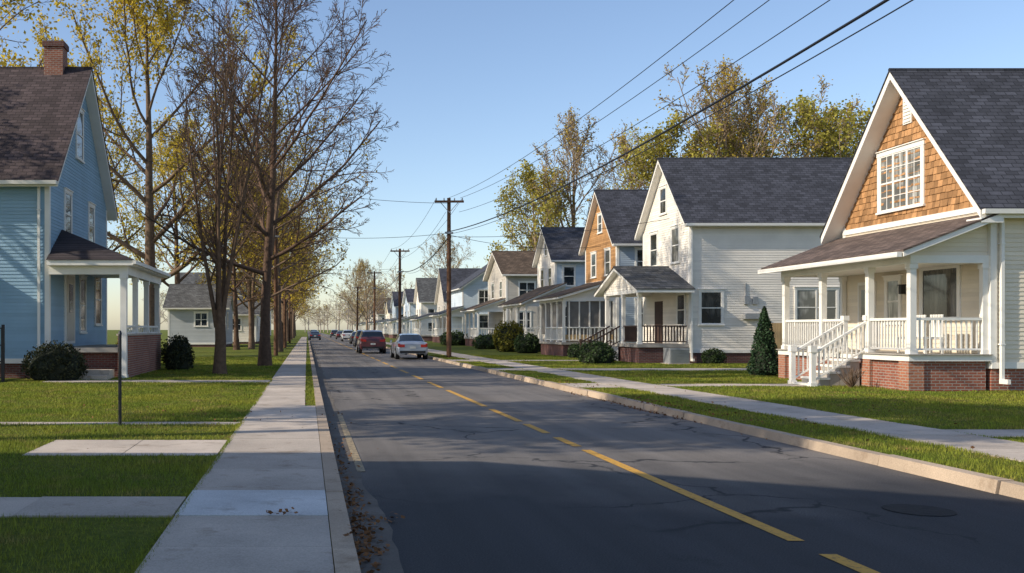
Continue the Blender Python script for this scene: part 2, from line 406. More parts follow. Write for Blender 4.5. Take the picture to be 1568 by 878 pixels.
post(pr,17.6,24.62,1.06,3.42,.14,M_white); post(pr,17.6,31.08,1.06,3.42,.14,M_white)
pr.box(15.62,15.84,24.5,31.2,3.42,3.62,M_white); pr.box(15.84,17.69,24.52,24.72,3.42,3.62,M_white); pr.box(15.84,17.69,30.98,31.18,3.42,3.62,M_white)
rl=H['porch_railing']
rail(rl,(15.72,24.7),(15.72,26.4),1.06,.95,M_white); rail(rl,(15.72,27.62),(15.72,28.8),1.06,.95,M_white); rail(rl,(15.72,28.9),(15.72,31.0),1.06,.95,M_white)
rail(rl,(15.8,24.62),(17.55,24.62),1.06,.95,M_white); rail(rl,(15.8,31.08),(17.55,31.08),1.06,.95,M_white)
rr=H['porch_roof']; 
def shed(mb,tb,x0,x1,y0,y1,z0,z1,mr,mt,tt=.14,th=.05):
    mb.hexa([(x0,y0,z0-th),(x1,y0,z1-th),(x1,y1,z1-th),(x0,y1,z0-th),(x0,y0,z0),(x1,y0,z1),(x1,y1,z1),(x0,y1,z0)],mr)
    e=.03 if x1>x0 else -.03
    sl=(z1-z0)/(x1-x0)
    a=z0+sl*e-th-.003
    b=z1-th-.003
    tb.hexa([(x0+e,y0+.03,a-tt),(x1,y0+.03,b-tt),(x1,y1-.03,b-tt),(x0+e,y1-.03,a-tt),(x0+e,y0+.03,a),(x1,y0+.03,b),(x1,y1-.03,b),(x0+e,y1-.03,a)],mt)
shed(rr,H['porch_roof_trim'],15.15,17.68,24.05,31.6,3.74,4.72,M_roofP,M_white)
H['porch_roof_trim'].box(15.02,15.14,24.1,31.55,3.55,3.68,M_white)
fr=FR((17.69,24.6,0),(-1,0,0),(0,-1,0))
siding(H['porch_gable_end'],fr,3.62,4.5,lambda z:(0,max(0,(4.55-z)/.387)),M_cream,.115)
H['porch_ceiling'].box(15.86,17.68,24.74,30.96,3.45,3.5,M_white)
window(H,f,1.95,2.0,3.42,1.5,1,M_glass,double=False)
window(H,f,4.05,1.9,3.2,.6,1,M_glassc)
fbox(H['front_door'],f,4.9,5.85,1.06,3.2,0,.05,M_white); fbox(H['front_door'],f,5.0,5.75,1.1,3.1,.05,.075,M_door); fbox(H['front_door'],f,5.15,5.6,2.1,2.95,.076,.085,M_glass)
fbox(H['wall_lamp'],f,3.45,3.58,2.75,3.0,.03,.16,M_metal); fbox(H['wall_lamp'],f,3.42,3.61,3.0,3.03,.02,.19,M_metal)
downspout(H,H.fN,.22,.3,4.7)
st=H['front_steps']
for i in range(5):
    x1=15.5-.28*i; z=1.03-.17*(i+1)
    st.box(x1-.29,x1+.0,26.52,27.58,z-.06,z,M_white)
    st.box(x1-.27,x1,26.56,27.54,0,z-.061,M_deck)
for y in (26.5,27.6):
    post(rl,14.15,y,.1,1.2,.13,M_white); rl.box(14.06,14.24,y-.09,y+.09,1.2,1.24,M_white)
    post(rl,15.68,y,1.06,2.1,.12,M_white)
    rail(rl,(14.2,y),(15.64,y),.16,.92,M_white,z1=1.02)
ch=H['porch_chair']
for (cx,cy) in ((16.6,25.3),(16.6,26.0)):
    ch.box(cx-.25,cx+.25,cy-.25,cy+.25,1.45,1.5,M_white)
    for a in (-.22,.22):
        for b in (-.22,.22): ch.box(cx+a-.025,cx+a+.025,cy+b-.025,cy+b+.025,1.06,1.45,M_white)
    for k in range(5): ch.box(cx+.22,cx+.25,cy-.24+k*.105,cy-.16+k*.105,1.5,2.1,M_white)
H.done((20,28,0))

# ---------------------------------------------------------------- WHITE TWO STOREY HOUSE
H=house('white_two_storey_house',1,18.2,45.0,6.2,12.5,6.75,10.4,.75,wall=M_whites,roof=M_roofR,found=M_brickd,oa=.4,ob=.35)
f=H.fF;n=H.fN
window(H,f,3.3,7.6,8.9,.8); window(H,f,1.7,5.0,6.7,.95,glass=M_glassc); window(H,f,4.6,5.0,6.7,.95)
window(H,f,1.0,1.9,3.4,.9); window(H,n,1.0,1.95,3.5,1.0); 
window(H,n,6.0,1.9,3.6,1.9,2,M_glassc)
downspout(H,n,.05,.2,6.6)
fbox(H['electric_meter'],n,2.55,2.75,2.9,3.3,.02,.15,M_grey); fbox(H['electric_meter'],n,2.95,3.2,2.9,3.25,.02,.12,M_grey); fbox(H['electric_meter'],n,2.62,2.66,3.3,3.9,.02,.06,M_grey)
fbox(H['electric_meter'],n,2.5,3.3,2.2,2.45,.02,.3,M_grey)
P=H['porch_deck']; P.box(15.7,18.19,45.0,50.2,.85,1.0,M_deck); H['porch_base'].box(15.8,18.1,45.1,50.1,-.1,.849,M_brickd)
pr=H['porch_posts']
for y in (45.15,47.4,50.0): post(pr,15.85,y,1.0,3.45,.16,M_white)
pr.box(15.75,15.95,45,50.2,3.45,3.65,M_white); pr.box(15.95,18.19,45.05,45.25,3.45,3.65,M_white)
pr.box(15.95,18.19,49.95,50.15,3.45,3.65,M_white)
gable_roof(H['porch_roof'],H['porch_roof_trim'],lambda a,b,z:(15.4+a,44.6+b,z),0,2.78,3.0,3.3,3.62,4.85,M_roofG,M_white,.14)
fr=FR((15.76,44.9,0),(0,1,0),(-1,0,0)); siding(H['porch_gable_end'],fr,3.66,4.6,lambda z:((z-3.6)/.373,5.4-(z-3.6)/.373),M_whites)
rl=H['porch_railing']
rail(rl,(15.85,45.2),(15.85,47.3),1.0,.9,M_darkwood,sp=.14,bw=.045); rail(rl,(15.95,45.15),(18.1,45.15),1.0,.9,M_darkwood,sp=.14,bw=.045)
for i in range(5):
    x1=15.68-.28*i; z=1.0-.17*(i+1); H['front_steps'].box(x1-.29,x1,47.7,49.2,0,z,M_white)
for y in (47.65,49.25):
    rail(rl,(14.3,y),(15.75,y),.2,.9,M_darkwood,z1=1.0,sp=.16,bw=.045); post(rl,14.25,y,.1,1.2,.1,M_darkwood)
fbox(H['front_door'],f,3.4,4.4,1.0,3.15,0,.06,M_darkwood)
H.done((21,48,0))
G=Group('wooden_gate')
for i in range(9): G['boards'].box(21.0+i*.115,21.105+i*.115,43.6,43.63,.12,2.0,M_tan)
G['frame'].box(20.98,22.05,43.64,43.68,.5,.6,M_tan); G['frame'].box(20.98,22.05,43.64,43.68,1.6,1.7,M_tan)
G.done((21.5,43.6,0))
G=Group('air_conditioner')
G['housing'].box(16.6,17.5,43.3,44.1,.15,.85,M_grey)
for i in range(9): G['louvres'].box(16.62,17.48,43.27,43.3,.2+i*.07,.225+i*.07,M_grey)
G['base'].box(16.5,17.6,43.2,44.2,.1,.149,M_side)
G.done((17,43.7,0))

# ---------------------------------------------------------------- generic porch
def porch(H,X0,s,d,y0,y1,zd,ze,zt,mr,nposts=4,wood=None,screen=False,base=None):
    wood=wood or M_white
    xf=X0-s*d
    lo,hi=sorted((xf,X0-s*.01))
    H['porch_deck'].box(lo,hi,y0,y1,zd-.14,zd,M_deck)
    H['porch_base'].box(lo+.1,hi-.05,y0+.1,y1-.1,-.1,zd-.141,base or M_brickd)
    x=xf+s*.12
    for i in range(nposts): post(H['porch_posts'],x,y0+.12+(y1-y0-.24)*i/(nposts-1),zd,ze-.28,.14,wood)
    post(H['porch_posts'],X0-s*.12,y0+.12,zd,ze-.28,.14,wood)
    H['porch_posts'].box(min(x,x)-.08,x+.08,y0,y1,ze-.28,ze-.1,wood)
    l2,h2=sorted((x+s*.09,X0-s*.02)); H['porch_posts'].box(l2,h2,y0+.03,y0+.2,ze-.28,ze-.1,wood)
    shed(H['porch_roof'],H['porch_roof_trim'],xf-s*.35,X0-s*.01,y0-.3,y1+.3,ze,zt,mr,M_white,.12)
    st=FR((X0-s*.01,y0+.1,0),(-s,0,0),(0,-1,0)); sl=(zt-ze)/(d+.34)
    siding(H['porch_gable_end'],st,ze-.1,zt-.2,lambda z:(0,max(0,(zt-.15-z)/sl)),M_whites)
    rail(H['porch_railing'],(x,y0+.2),(x,y1-1.4),zd,.9,wood,sp=.2,bw=.05); rail(H['porch_railing'],(x+s*.1,y0+.12),(X0-s*.2,y0+.12),zd,.9,wood,sp=.2,bw=.05)

H=house('tan_gabled_house',1,18.2,55.6,6.2,10,6.75,10.35,.75,wall=M_bluegrey,front=M_tan,roof=M_roofR,gfront=M_shake2,gz=4.7,oa=.4,ob=.35)
f=H.fF;n=H.fN
window(H,f,3.1,7.7,8.8,.7); window(H,f,1.6,5.0,6.5,.9); window(H,f,4.4,5.0,6.5,.9); window(H,n,1.6,5.0,6.4,.9); window(H,n,1.6,1.9,3.4,.9); window(H,f,1.5,1.9,3.4,1)
porch(H,18.2,1,3.2,55.6,61.2,.95,3.65,4.7,M_roofB,5)
M_screen=simple('porch_screen',(.16,.15,.14),.6,.15)
H['porch_screens'].box(15.3,18.0,55.76,55.79,1.4,3.35,M_screen); H['porch_screens'].box(15.13,15.16,55.9,61,1.4,3.35,M_screen)
for i in range(5): H['porch_screen_frames'].box(15.4+i*.6,15.47+i*.6,55.70,55.755,1.0,3.37,M_white)
H['porch_screen_frames'].box(15.2,18.0,55.71,55.757,1.0,1.4,M_tan)
H.done((21,58,0))
H=house('white_narrow_house',1,18.2,69.4,5.2,9,6.8,9.45,.75,wall=M_lightblue,front=M_whites,roof=M_roofR,oa=.4,ob=.35)
f=H.fF;n=H.fN
window(H,f,2.6,7.3,8.3,.7); window(H,f,1.4,4.8,6.3,.9); window(H,f,3.7,4.8,6.3,.9); window(H,n,1.0,4.9,6.3,.8); window(H,n,1.0,1.9,3.4,.8)
porch(H,18.2,1,2.9,66.5,74,.95,3.6,5.0,M_roofB,4)
H.done((21,71,0))
H=house('beige_house',1,18.2,86.5,8.5,9,6.75,9.2,.75,wall=M_beige,roof=M_roofB,oa=.5,ob=.5)
f=H.fF;n=H.fN
window(H,n,1.9,4.6,6.0,1.4,2); window(H,n,1.6,1.8,3.3,1.2,2); window(H,f,2.2,4.7,6.2,1.1); window(H,f,6,4.7,6.2,1.1)
porch(H,18.2,1,2.6,86.8,94,.95,3.6,4.6,M_roofB,4)
H.done((21,90,0))
H=house('pale_blue_house',1,18.4,112,10,9,6.6,10.3,.75,wall=M_lightblue,roof=M_roofY,oa=.4,ob=.4,axis='y')
window(H,H.fF,2.6,4.6,6.3,1.3,2); window(H,H.fF,7,4.6,6.3,1.2); window(H,H.fF,2.6,1.8,3.4,1.2)
porch(H,18.4,1,2.6,111,120,.95,3.5,4.5,M_roofY,4)
H.done((22,116,0))
walls=[M_beige,M_whites,M_lightblue,M_whites,M_bluegrey,M_cream,M_whites,M_beige,M_whites,M_lightblue]
names=['beige_cottage','white_house','pale_blue_cottage','white_cottage','bluegrey_house','cream_house','white_house','beige_house','white_house','pale_blue_house']
Y=129
for i in range(10):
    W=6.8+R.random()*3; w=walls[i]
    H=house(names[i],1,17.6+R.random()*3,Y,W,9,5.2+R.random()*1.9,8.4+R.random()*2.2,.7,wall=w,roof=[M_roofR,M_roofG,M_roofR,M_roofB][i%4],lap=.2)
    window(H,H.fF,2,3.7,5.0,1); window(H,H.fF,W-2,3.7,5.0,1); window(H,H.fN,1.6,3.7,5.0,1); window(H,H.fN,1.6,1.4,2.8,1)
    porch(H,17.9,1,2.6,Y+.4,Y+W-.4,.9,3.2,4.1,M_roofG if i%2 else M_roofR,4)
    H.done((21,Y,0)); Y+=W+7+R.random()*8

# ---------------------------------------------------------------- LEFT BLUE HOUSE
H=house('blue_clapboard_house',-1,-8.45,31,8.9,13,6.55,11.5,.75,wall=M_blue,roof=M_roofL,found=M_brickd,oa=.42,ob=.4,tt=.2)
f=H.fF;n=H.fN
window(H,f,4.1,8.0,9.8,.95,glass=M_glass); window(H,f,2.4,5.0,6.5,.85); window(H,f,6.0,5.0,6.5,.85)
window(H,f,7.2,1.9,3.9,1.0); window(H,f,4.6,1.6,3.6,.8)
fbox(H['front_door'],f,1.9,3.3,1.2,3.8,0,.06,M_white); fbox(H['front_door'],f,2.1,3.1,1.3,3.6,.06,.085,M_door); fbox(H['front_door'],f,2.35,2.85,2.3,3.3,.086,.1,M_glass)
downspout(H,n,.3,.2,6.4); 
H['side_bay'].box(-13.5,-11.2,30.2,30.99,2.3,3.9,M_darkwood); H['side_bay'].box(-13.6,-11.1,30.1,30.99,3.9,4.05,M_roofL)
H['chimney'].box(-9.75,-9.05,35.1,35.8,10.6,12.35,M_brick); H['chimney'].box(-9.8,-9.0,35.05,35.85,12.2,12.4,M_brickd)
x0=-8.44; xf=-5.6; 
PR=H['porch_roof']
z0,z1=3.95,5.15
e=[(x0,30.6,z0),(xf,30.6,z0),(xf,38.4,z0),(x0,38.4,z0)]; t=[(x0,32.6,z1),(x0,36.4,z1)]
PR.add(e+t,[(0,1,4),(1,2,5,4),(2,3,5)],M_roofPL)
H['porch_roof_trim'].box(x0+.02,xf-.03,30.64,38.36,3.78,3.947,M_white)
H['porch_roof_trim'].box(xf-.03,xf+.08,30.6,38.4,3.82,3.94,M_white)
H['porch_roof_trim'].box(x0+.02,-5.85,30.9,31.1,3.5,3.779,M_white); H['porch_roof_trim'].box(-6.1,-5.86,31.1,38.1,3.5,3.779,M_white)
H['porch_deck'].box(x0,-5.95,31.05,38,.95,1.1,M_deck)
H['porch_brick_wall'].box(-6.2,-5.86,31.05,38,-.1,1.5,M_brick)
H['porch_brick_wall'].box(-6.24,-5.82,31.0,38.04,1.501,1.56,M_side)
H['porch_brick_wall'].box(x0,-6.21,31.3,31.5,-.1,.94,M_brickd)
post(H['porch_posts'],-5.98,30.95,.1,3.5,.2,M_white)
for y in (33.0,35.3,37.8): post(H['porch_posts'],-5.98,y,1.56,3.5,.17,M_white)
rail(H['porch_railing'],(-5.98,31.1),(-5.98,37.8),1.5,.34,M_white,sp=.35,low=.05)
H['front_steps'].box(-7.6,-6.3,30.2,31.0,.1,.4,M_side); H['front_steps'].box(-7.6,-6.3,29.8,30.2,.1,.25,M_side)
H.done((-12,35,0))
G=Group('wire_fence')
for i in range(60): G['pickets'].box(-13.5+i*.07,-13.48+i*.07,29.0,29.02,.12,1.75,M_metal)
for z in (.2,.7,1.2,1.72): G['rails'].box(-13.5,-9.3,29.021,29.05,z,z+.04,M_metal)
for x in (-9.3,-11.4,-13.4): G['posts'].box(x-.04,x+.04,28.95,29.03,.1,1.85,M_metal)
G.done((-11.4,29,0))
G=Group('metal_post')
G['post'].tube([Vector((-3.08,15.6,.1)),Vector((-3.08,15.6,1.62))],.028,8,M_metal,True)
G['cap'].tube([Vector((-3.08,15.6,1.62)),Vector((-3.08,15.6,1.68))],[.036,.02],8,M_metal,True)
G.done((-3.08,15.6,0))
H=house('grey_cottage',-1,-7.4,86,8,5.2,3.7,6.0,.5,wall=M_sage,roof=M_roofG)
window(H,H.fN,2.2,2.0,3.2,1.1,2); window(H,H.fF,2.2,1.8,3.2,1.1)
H.done((-10,90,0))
for i,(x,y,w) in enumerate(((-5.6,104,M_whites),(-9,126,M_whites),(-9,148,M_beige),(-9,172,M_whites),(-9,200,M_lightblue),(-9,230,M_whites))):
    H=house(['white_garage','white_house','beige_house','white_house','pale_blue_house','white_house'][i],-1,x,y,8,8,3.4 if i==0 else 6.3,5.4 if i==0 else 9.5,.5,wall=w,roof=M_roofG,lap=.2)
    window(H,H.fN,2.2,1.6,2.9,1.1); window(H,H.fF,2.2,1.6,3,1.1); H.done((x-3,y,0))
# house next to the photographer, left of the frame; its shadow falls over the foreground
H=house('neighbour_house',-1,-9.5,-7.0,16.0,12,7.0,13.2,.75,wall=M_whites,roof=M_roofL,oa=.4,ob=.4)
window(H,H.fF,3,1.9,3.5,1); window(H,H.fF,9,1.9,3.5,1); window(H,H.fR,3,1.9,3.5,1); H.done((-15,0,0))

# ---------------------------------------------------------------- ground, road, walks
g=MB(); g.quad((-2500,-200,-.06),(2500,-200,-.06),(2500,4000,-.06),(-2500,4000,-.06),M_lawn); g.obj('ground')
g=MB(); 
g.box(-400,.20,-40,900,-.05,.105,M_lawn); g.box(7.30,400,-40,900,-.05,.105,M_lawn); g.obj('lawn')
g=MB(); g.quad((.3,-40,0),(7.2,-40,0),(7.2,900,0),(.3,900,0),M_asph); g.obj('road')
G=Group('road_markings')
yl=G['centre_line']; XC=3.93
def dash(a,b,w=.068): yl.quad((XC-w,a,.005),(XC+w,a,.005),(XC+w,b,.005),(XC-w,b,.005),M_yel)
dash(2,7.15);dash(7.6,13.35);dash(13.75,14.9);dash(15.5,17.0);dash(17.5,20.2);dash(20.9,26.5)
y=27.6
while y<300: dash(y,y+3.0); y+=4.6
G['edge_line'].quad((.60,11.3,.0085),(.70,11.3,.0085),(.70,19,.0085),(.60,19,.0085),M_wpaint)
G.done()
g=MB(); xs=[]
yy=-20.0; pr_=None
while yy<140:
    x=.64+.025*math.sin(yy*1.7)+R.uniform(-.018,.018)+(.05 if yy<10 else 0)
    if pr_: g.quad((.34,pr_[1],.004),(pr_[0],pr_[1],.004),(x,yy,.004),(.34,yy,.004),M_gut)
    pr_=(x,yy); yy+=.35 if yy<30 else 2
g.obj('gutter')
def slabs(mb,x0,x1,y0,y1,L,z,mat,along='y',gap=.012,jit=.004):
    y=y0
    while y<y1:
        e=min(y+L,y1)-gap; dz=R.uniform(-jit,jit)
        if along=='y': mb.box(x0,x1,y,e,-.02,z+dz,mat)
        else: mb.box(y,e,x0,x1,-.02,z+dz,mat)
        y+=L
c=MB(); slabs(c,.185,.35,-10,140,2.4,.128,M_curb,gap=.015,jit=.006)
y=-10
while y<200:
    L=R.uniform(1.6,2.4); dx=R.uniform(-.015,.015); dz=R.uniform(-.015,.008)
    c.hexa([(7.13+dx,y,-.02),(7.32,y,-.02),(7.32,y+L-.02,-.02),(7.13+dx,y+L-.02,-.02),(7.16+dx,y,.135+dz),(7.32,y,.135+dz),(7.32,y+L-.02,.135+dz),(7.16+dx,y+L-.02,.135+dz)],M_curb); y+=L
c.obj('curb')
c=MB(); slabs(c,-1.12,.178,-10,8.04,1.3,.122,M_side); c.box(-1.12,.178,8.045,9.29,-.02,.125,M_newc); slabs(c,-1.12,.178,9.3,19.6,1.48,.122,M_side)
slabs(c,-1.12,-.04,19.6,200,1.5,.122,M_side)
slabs(c,8.6,10.0,-5,200,1.6,.122,M_side)
c.obj('sidewalk')
c=MB()
slabs(c,8.04,8.95,-8.5,-1.13,1.5,.118,M_side,'x'); slabs(c,11.95,13.6,-3.6,-1.13,1.25,.117,M_side,'x')
slabs(c,15.9,16.3,-9,-1.13,1.5,.108,M_side,'x')
slabs(c,14.0,15.0,10.01,30,1.5,.118,M_side,'x')
slabs(c,26.5,27.6,10.01,14.0,1.3,.118,M_side,'x'); slabs(c,25.9,27.9,7.33,8.59,1.3,.116,M_side,'x')
slabs(c,47.6,49.2,10.01,14.2,1.4,.118,M_side,'x'); slabs(c,47.0,50,7.33,8.59,1.3,.116,M_side,'x')
slabs(c,36.5,38.9,7.33,8.59,1.3,.116,M_side,'x'); slabs(c,36.7,38.7,10.01,24,1.3,.118,M_side,'x')
slabs(c,28.4,29.6,-8,-1.13,1.3,.118,M_side,'x')
c.obj('garden_path')
ex=[(-8.5,-1.13,8.0,9.0),(-3.62,-1.13,11.9,13.65),(-9,-1.13,15.87,16.33),(10,30,13.97,15.03),(10,14.1,26.45,27.65),(7.3,8.6,25.9,27.9),(10,14.3,47.6,49.2),(7.3,8.6,47,50),(7.3,8.6,36.5,38.9),(10,24,36.7,38.7),(-8,-1.13,28.4,29.6)]
def grass(regions,name):
    P=[];W=[];Hh=[]
    for (x0,x1,y0,y1,k) in regions:
        y=y0
        while y<y1:
            ye=min(y+1.0,y1); dens=k*min(1400,14000/(y+.5)) if y<60 else 0
            n=int((x1-x0)*(ye-y)*dens)
            px=NP.uniform(x0,x1,n); py=NP.uniform(y,ye,n); m=np.ones(n,bool)
            for a,b,c_,d in ex: m&=~((px>a+NP.uniform(0,.05,n))&(px<b+.01)&(py>c_+NP.uniform(-.01,.05,n))&(py<d-NP.uniform(-.01,.05,n)))
            px=px[m];py=py[m]; P.append(np.stack([px,py],1)); W.append(.0035*np.maximum(1,py/7)); Hh.append(NP.uniform(.02,.055,len(px))*(1+.45*np.sin(px*2.1+py)*np.cos(py*1.7)))
            y=ye
    P=np.concatenate(P);W=np.concatenate(W);Hh=np.concatenate(Hh); n=len(P)
    a=NP.uniform(0,2*np.pi,n); l=NP.normal(0,.018,(n,2))
    V=np.zeros((n,3,3)); 
    V[:,0,0]=P[:,0]-np.cos(a)*W; V[:,0,1]=P[:,1]-np.sin(a)*W; V[:,0,2]=.10
    V[:,1,0]=P[:,0]+np.cos(a)*W; V[:,1,1]=P[:,1]+np.sin(a)*W; V[:,1,2]=.10
    V[:,2,:2]=P+l; V[:,2,2]=.105+Hh
    me=bpy.data.meshes.new(name); me.vertices.add(n*3); me.vertices.foreach_set('co',V.ravel())
    me.loops.add(n*3); me.loops.foreach_set('vertex_index',np.arange(n*3,dtype=np.int32))
    me.polygons.add(n); me.polygons.foreach_set('loop_start',np.arange(0,n*3,3,dtype=np.int32))
    me.materials.append(M_blade); me.update(calc_edges=True)
    o=bpy.data.objects.new(name,me); COL.objects.link(o); print('grass',n)
grass([(-6.5,-1.13,6,12,1),(-9,-1.13,12,31,1),(-.04,.18,19.6,50,1),(-1.17,-1.08,6,30,3),(7.33,8.59,9,58,1),(8.55,8.64,9,40,2),(9.97,10.05,9,40,2),(10.01,24,12,24.3,.9),(10.01,15.5,24.3,46,.9),(15.5,24,31.5,44,.8),(10,15.5,46,58,1),(-8,-1.13,31,55,.8)],'grass')
def quadcloud(mb,pts,size,mat,flat=False,asp=.7):
    n=len(pts); 
    if n==0: return
    pts=np.array(pts); 
    a=NP.normal(0,1,(n,3)); 
    if flat: a[:,2]*=.25
    a/=np.linalg.norm(a,axis=1)[:,None]; b=NP.normal(0,1,(n,3)); 
    if flat: b[:,2]*=.25
    b-=a*(a*b).sum(1)[:,None]; b/=np.linalg.norm(b,axis=1)[:,None]
    s=size*NP.uniform(.6,1.3,n)[:,None]
    a*=s; b*=s*asp
    V=np.stack([pts-a,pts-b*.9,pts+a,pts+b],1).reshape(-1,3)
    o=len(mb.v); mb.v.extend(map(tuple,V.tolist())); k=mb.mi(mat)
    mb.f.extend([[o+4*i,o+4*i+1,o+4*i+2,o+4*i+3] for i in range(n)]); mb.m.extend([k]*n)
lf=MB(); pts=[]
for i in range(300):
    y=6+abs(R.gauss(0,1))*4.5; x=.37+abs(R.gauss(0,.11))
    pts.append((x,y,.012+R.random()*.03))
for cx,cy,sx,sy,n in ((.45,7.6,.08,.4,110),(.6,8.4,.12,.1,35),(.45,9.6,.06,.5,60),(-.2,8.0,.08,.05,18),(7.05,19.8,.08,1.6,220),(7.5,20,.15,1.8,140),(7.6,27,.3,2,120),(7.0,23,.07,2,90),(-2.5,17,1.4,1.8,110),(12,20,2,3,110),(7.9,16,.3,2,60)):
    for i in range(n):
        x=R.gauss(cx,sx); y=R.gauss(cy,sy); onroad=.35<x<7.13
        pts.append((x,y,(.012 if onroad else .14)+R.random()*.03))
quadcloud(lf,pts,.026,M_litter,True); lf.obj('fallen_leaves')
mh=MB(); mh.tube([Vector((5.75,8.9,.003)),Vector((5.75,8.9,.006))],.3,24,M_iron,True); mh.obj('manhole_cover')

# ---------------------------------------------------------------- trees
def make_tree(name,seed,H,r0,trunk,nch,ang,ratio,wander,trop,bark,leaf=None,nleaf=0,lsize=.1,stems=1,minr=.011,lspread=.3,bias=(0,0),fork=2.0,splay=.30):
    rr=random.Random(seed); mb=MB(); mb.smooth=True; leaves=[]
    NS=[12,8,5,4,3]; SD=[9,6,4,3,3]; ML=len(nch)
    def rv(): return Vector((rr.gauss(0,1),rr.gauss(0,1),rr.gauss(0,1)))
    def branch(p,d,L,r,l):
        ns=NS[min(l,4)]; pts=[p.copy()]; rs=[r if l>0 else r*1.35]; ds=[d.copy()]; st=L/ns
        end=.12 if l==0 else .3
        for i in range(ns):
            d=(d+rv()*wander[l]+Vector((0,0,1))*trop[l]).normalized()
            p=p+d*st; pts.append(p.copy()); ds.append(d.copy()); rs.append(max(minr*.8,r*(1-(1-end)*((i+1)/ns)**.9)))
        mb.tube(pts,rs,SD[min(l,4)],bark)
        if l<ML:
            n=nch[l]; s0=trunk if l==0 else .15; az=rr.random()*6.28
            for k in range(n):
                kk=(k+rr.random()*.8)/n; t=min(s0+(1-s0)*kk,.985); x=t*ns; i=int(x); fr=x-i
                q=pts[i].lerp(pts[i+1],fr); dd=ds[i+1]; rad=rs[i]*(1-fr)+rs[i+1]*fr
                az+=2.4+rr.gauss(0,.4)
                a=Vector((1,0,0)) if abs(dd.x)<.7 else Vector((0,1,0))
                u=dd.cross(a).normalized(); v=dd.cross(u)
                an=ang[l]*rr.uniform(.75,1.2)*(1 if l else (1.15-.65*kk))
                nd_=dd*math.cos(an)+(u*math.cos(az)+v*math.sin(az))*math.sin(an)
                if l==0: nd_=(nd_+Vector((bias[0],bias[1],0))).normalized()
                if l==0: fac=.72+.5*math.sin(math.pi*min(1,kk+.12))-.30*kk
                else: fac=1.15-.7*t
                branch(q,nd_,L*ratio[l]*fac*rr.uniform(.8,1.15),max(minr,rad*.55),l+1)
        if leaf and l>=ML-1:
            for k in range(nleaf if l==ML else nleaf//2):
                x=rr.random()*ns*.999; i=int(x); q=pts[i].lerp(pts[i+1],x-i)+rv()*lspread
                leaves.append(tuple(q))
    if stems==1: branch(Vector((0,0,-.1)),Vector((0,0,1)),H,r0,0)
    else:
        mb.tube([Vector((0,0,-.1)),Vector((0,0,.4)),Vector((.03,0,fork*.6)),Vector((0,0,fork+.3))],[r0*1.5,r0*1.15,r0,r0*.95],10,bark)
        for k in range(stems):
            a=k*2.4; t=rr.uniform(.05,splay)
            branch(Vector((math.cos(a)*r0*.45,math.sin(a)*r0*.45,fork*rr.uniform(.75,1.05))),Vector((math.cos(a)*t,math.sin(a)*t,1)).normalized(),(H-fork)*rr.uniform(.75,1),r0*.45,0)
    if leaves: quadcloud(mb,leaves,lsize,leaf)
    print(name,len(mb.f))
    return mb.mesh(name)
def place(name,me,x,y,s=1,rz=0,sz=None,z=.1):
    o=bpy.data.objects.new(name,me); o.location=(x,y,z); o.scale=(s,s,sz or s); o.rotation_euler=(0,0,rz); COL.objects.link(o); return o
W4=[.022,.07,.09,.13,.16]
hero=make_tree('bare_tree_mesh',3,17,.26,.24,[26,11,8,5],[1.0,.62,.6,.6],[.385,.44,.42,.5],[.016,.06,.09,.13,.16],[.02,.05,.02,-.02,-.03],M_barkh,minr=.0115,bias=(.07,0))
stem=make_tree('multistem_tree_mesh',8,13.0,.2,.15,[8,6,5],[.5,.5,.55],[.36,.42,.45],[.02,.07,.1,.14],[.01,.07,.05,.03],M_barkd,stems=7,minr=.0115,splay=.40)
big=make_tree('yellow_tree_mesh',21,23,.5,.2,[16,8,6,4],[.95,.65,.65,.65],[.46,.42,.42,.5],W4,[.03,.06,.03,.02,0],M_bark,M_leafY,4,.12,minr=.015,lspread=.25)
street=make_tree('street_tree_mesh',31,12,.2,.2,[14,8,6,4],[.85,.65,.65,.65],[.45,.43,.43,.5],W4,[.03,.06,.03,.02,0],M_bark,M_leafO,3,.085,minr=.012,lspread=.2)
street2=make_tree('street_tree_b_mesh',77,13,.22,.25,[13,8,6,4],[1.0,.7,.65,.65],[.50,.43,.43,.5],W4,[.03,.05,.02,.0,-.01],M_bark,M_leafO,1,.085,minr=.013,lspread=.2)
shade=make_tree('shade_tree_mesh',91,14.5,.3,.55,[12,8,6,4],[1.1,.7,.65,.65],[.34,.43,.43,.5],W4,[.03,.05,.02,.0,-.01],M_bark,M_leafO,5,.11,minr=.013,lspread=.3)
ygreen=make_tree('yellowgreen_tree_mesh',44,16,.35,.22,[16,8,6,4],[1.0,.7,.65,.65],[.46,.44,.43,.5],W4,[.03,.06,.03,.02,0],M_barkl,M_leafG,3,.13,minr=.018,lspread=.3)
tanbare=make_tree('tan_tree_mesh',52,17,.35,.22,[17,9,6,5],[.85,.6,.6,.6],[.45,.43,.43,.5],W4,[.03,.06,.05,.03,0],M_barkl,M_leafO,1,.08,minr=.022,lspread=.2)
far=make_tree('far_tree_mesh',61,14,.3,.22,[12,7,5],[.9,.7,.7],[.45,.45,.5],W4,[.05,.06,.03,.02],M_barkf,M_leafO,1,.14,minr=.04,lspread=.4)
place('bare_street_tree',hero,-1.85,41.6)
place('multistem_tree',stem,-3.1,33.7)
place('yellow_tree',big,-10.6,64,1,.5)
place('yellow_tree',big,-17.5,50,1.0,2.2)
place('yellow_tree',big,-19,75,.9,4)
place('yellow_tree',big,-13,96,.85,1.3)
place('yellow_tree',big,-15.3,27.5,.8,3.3)
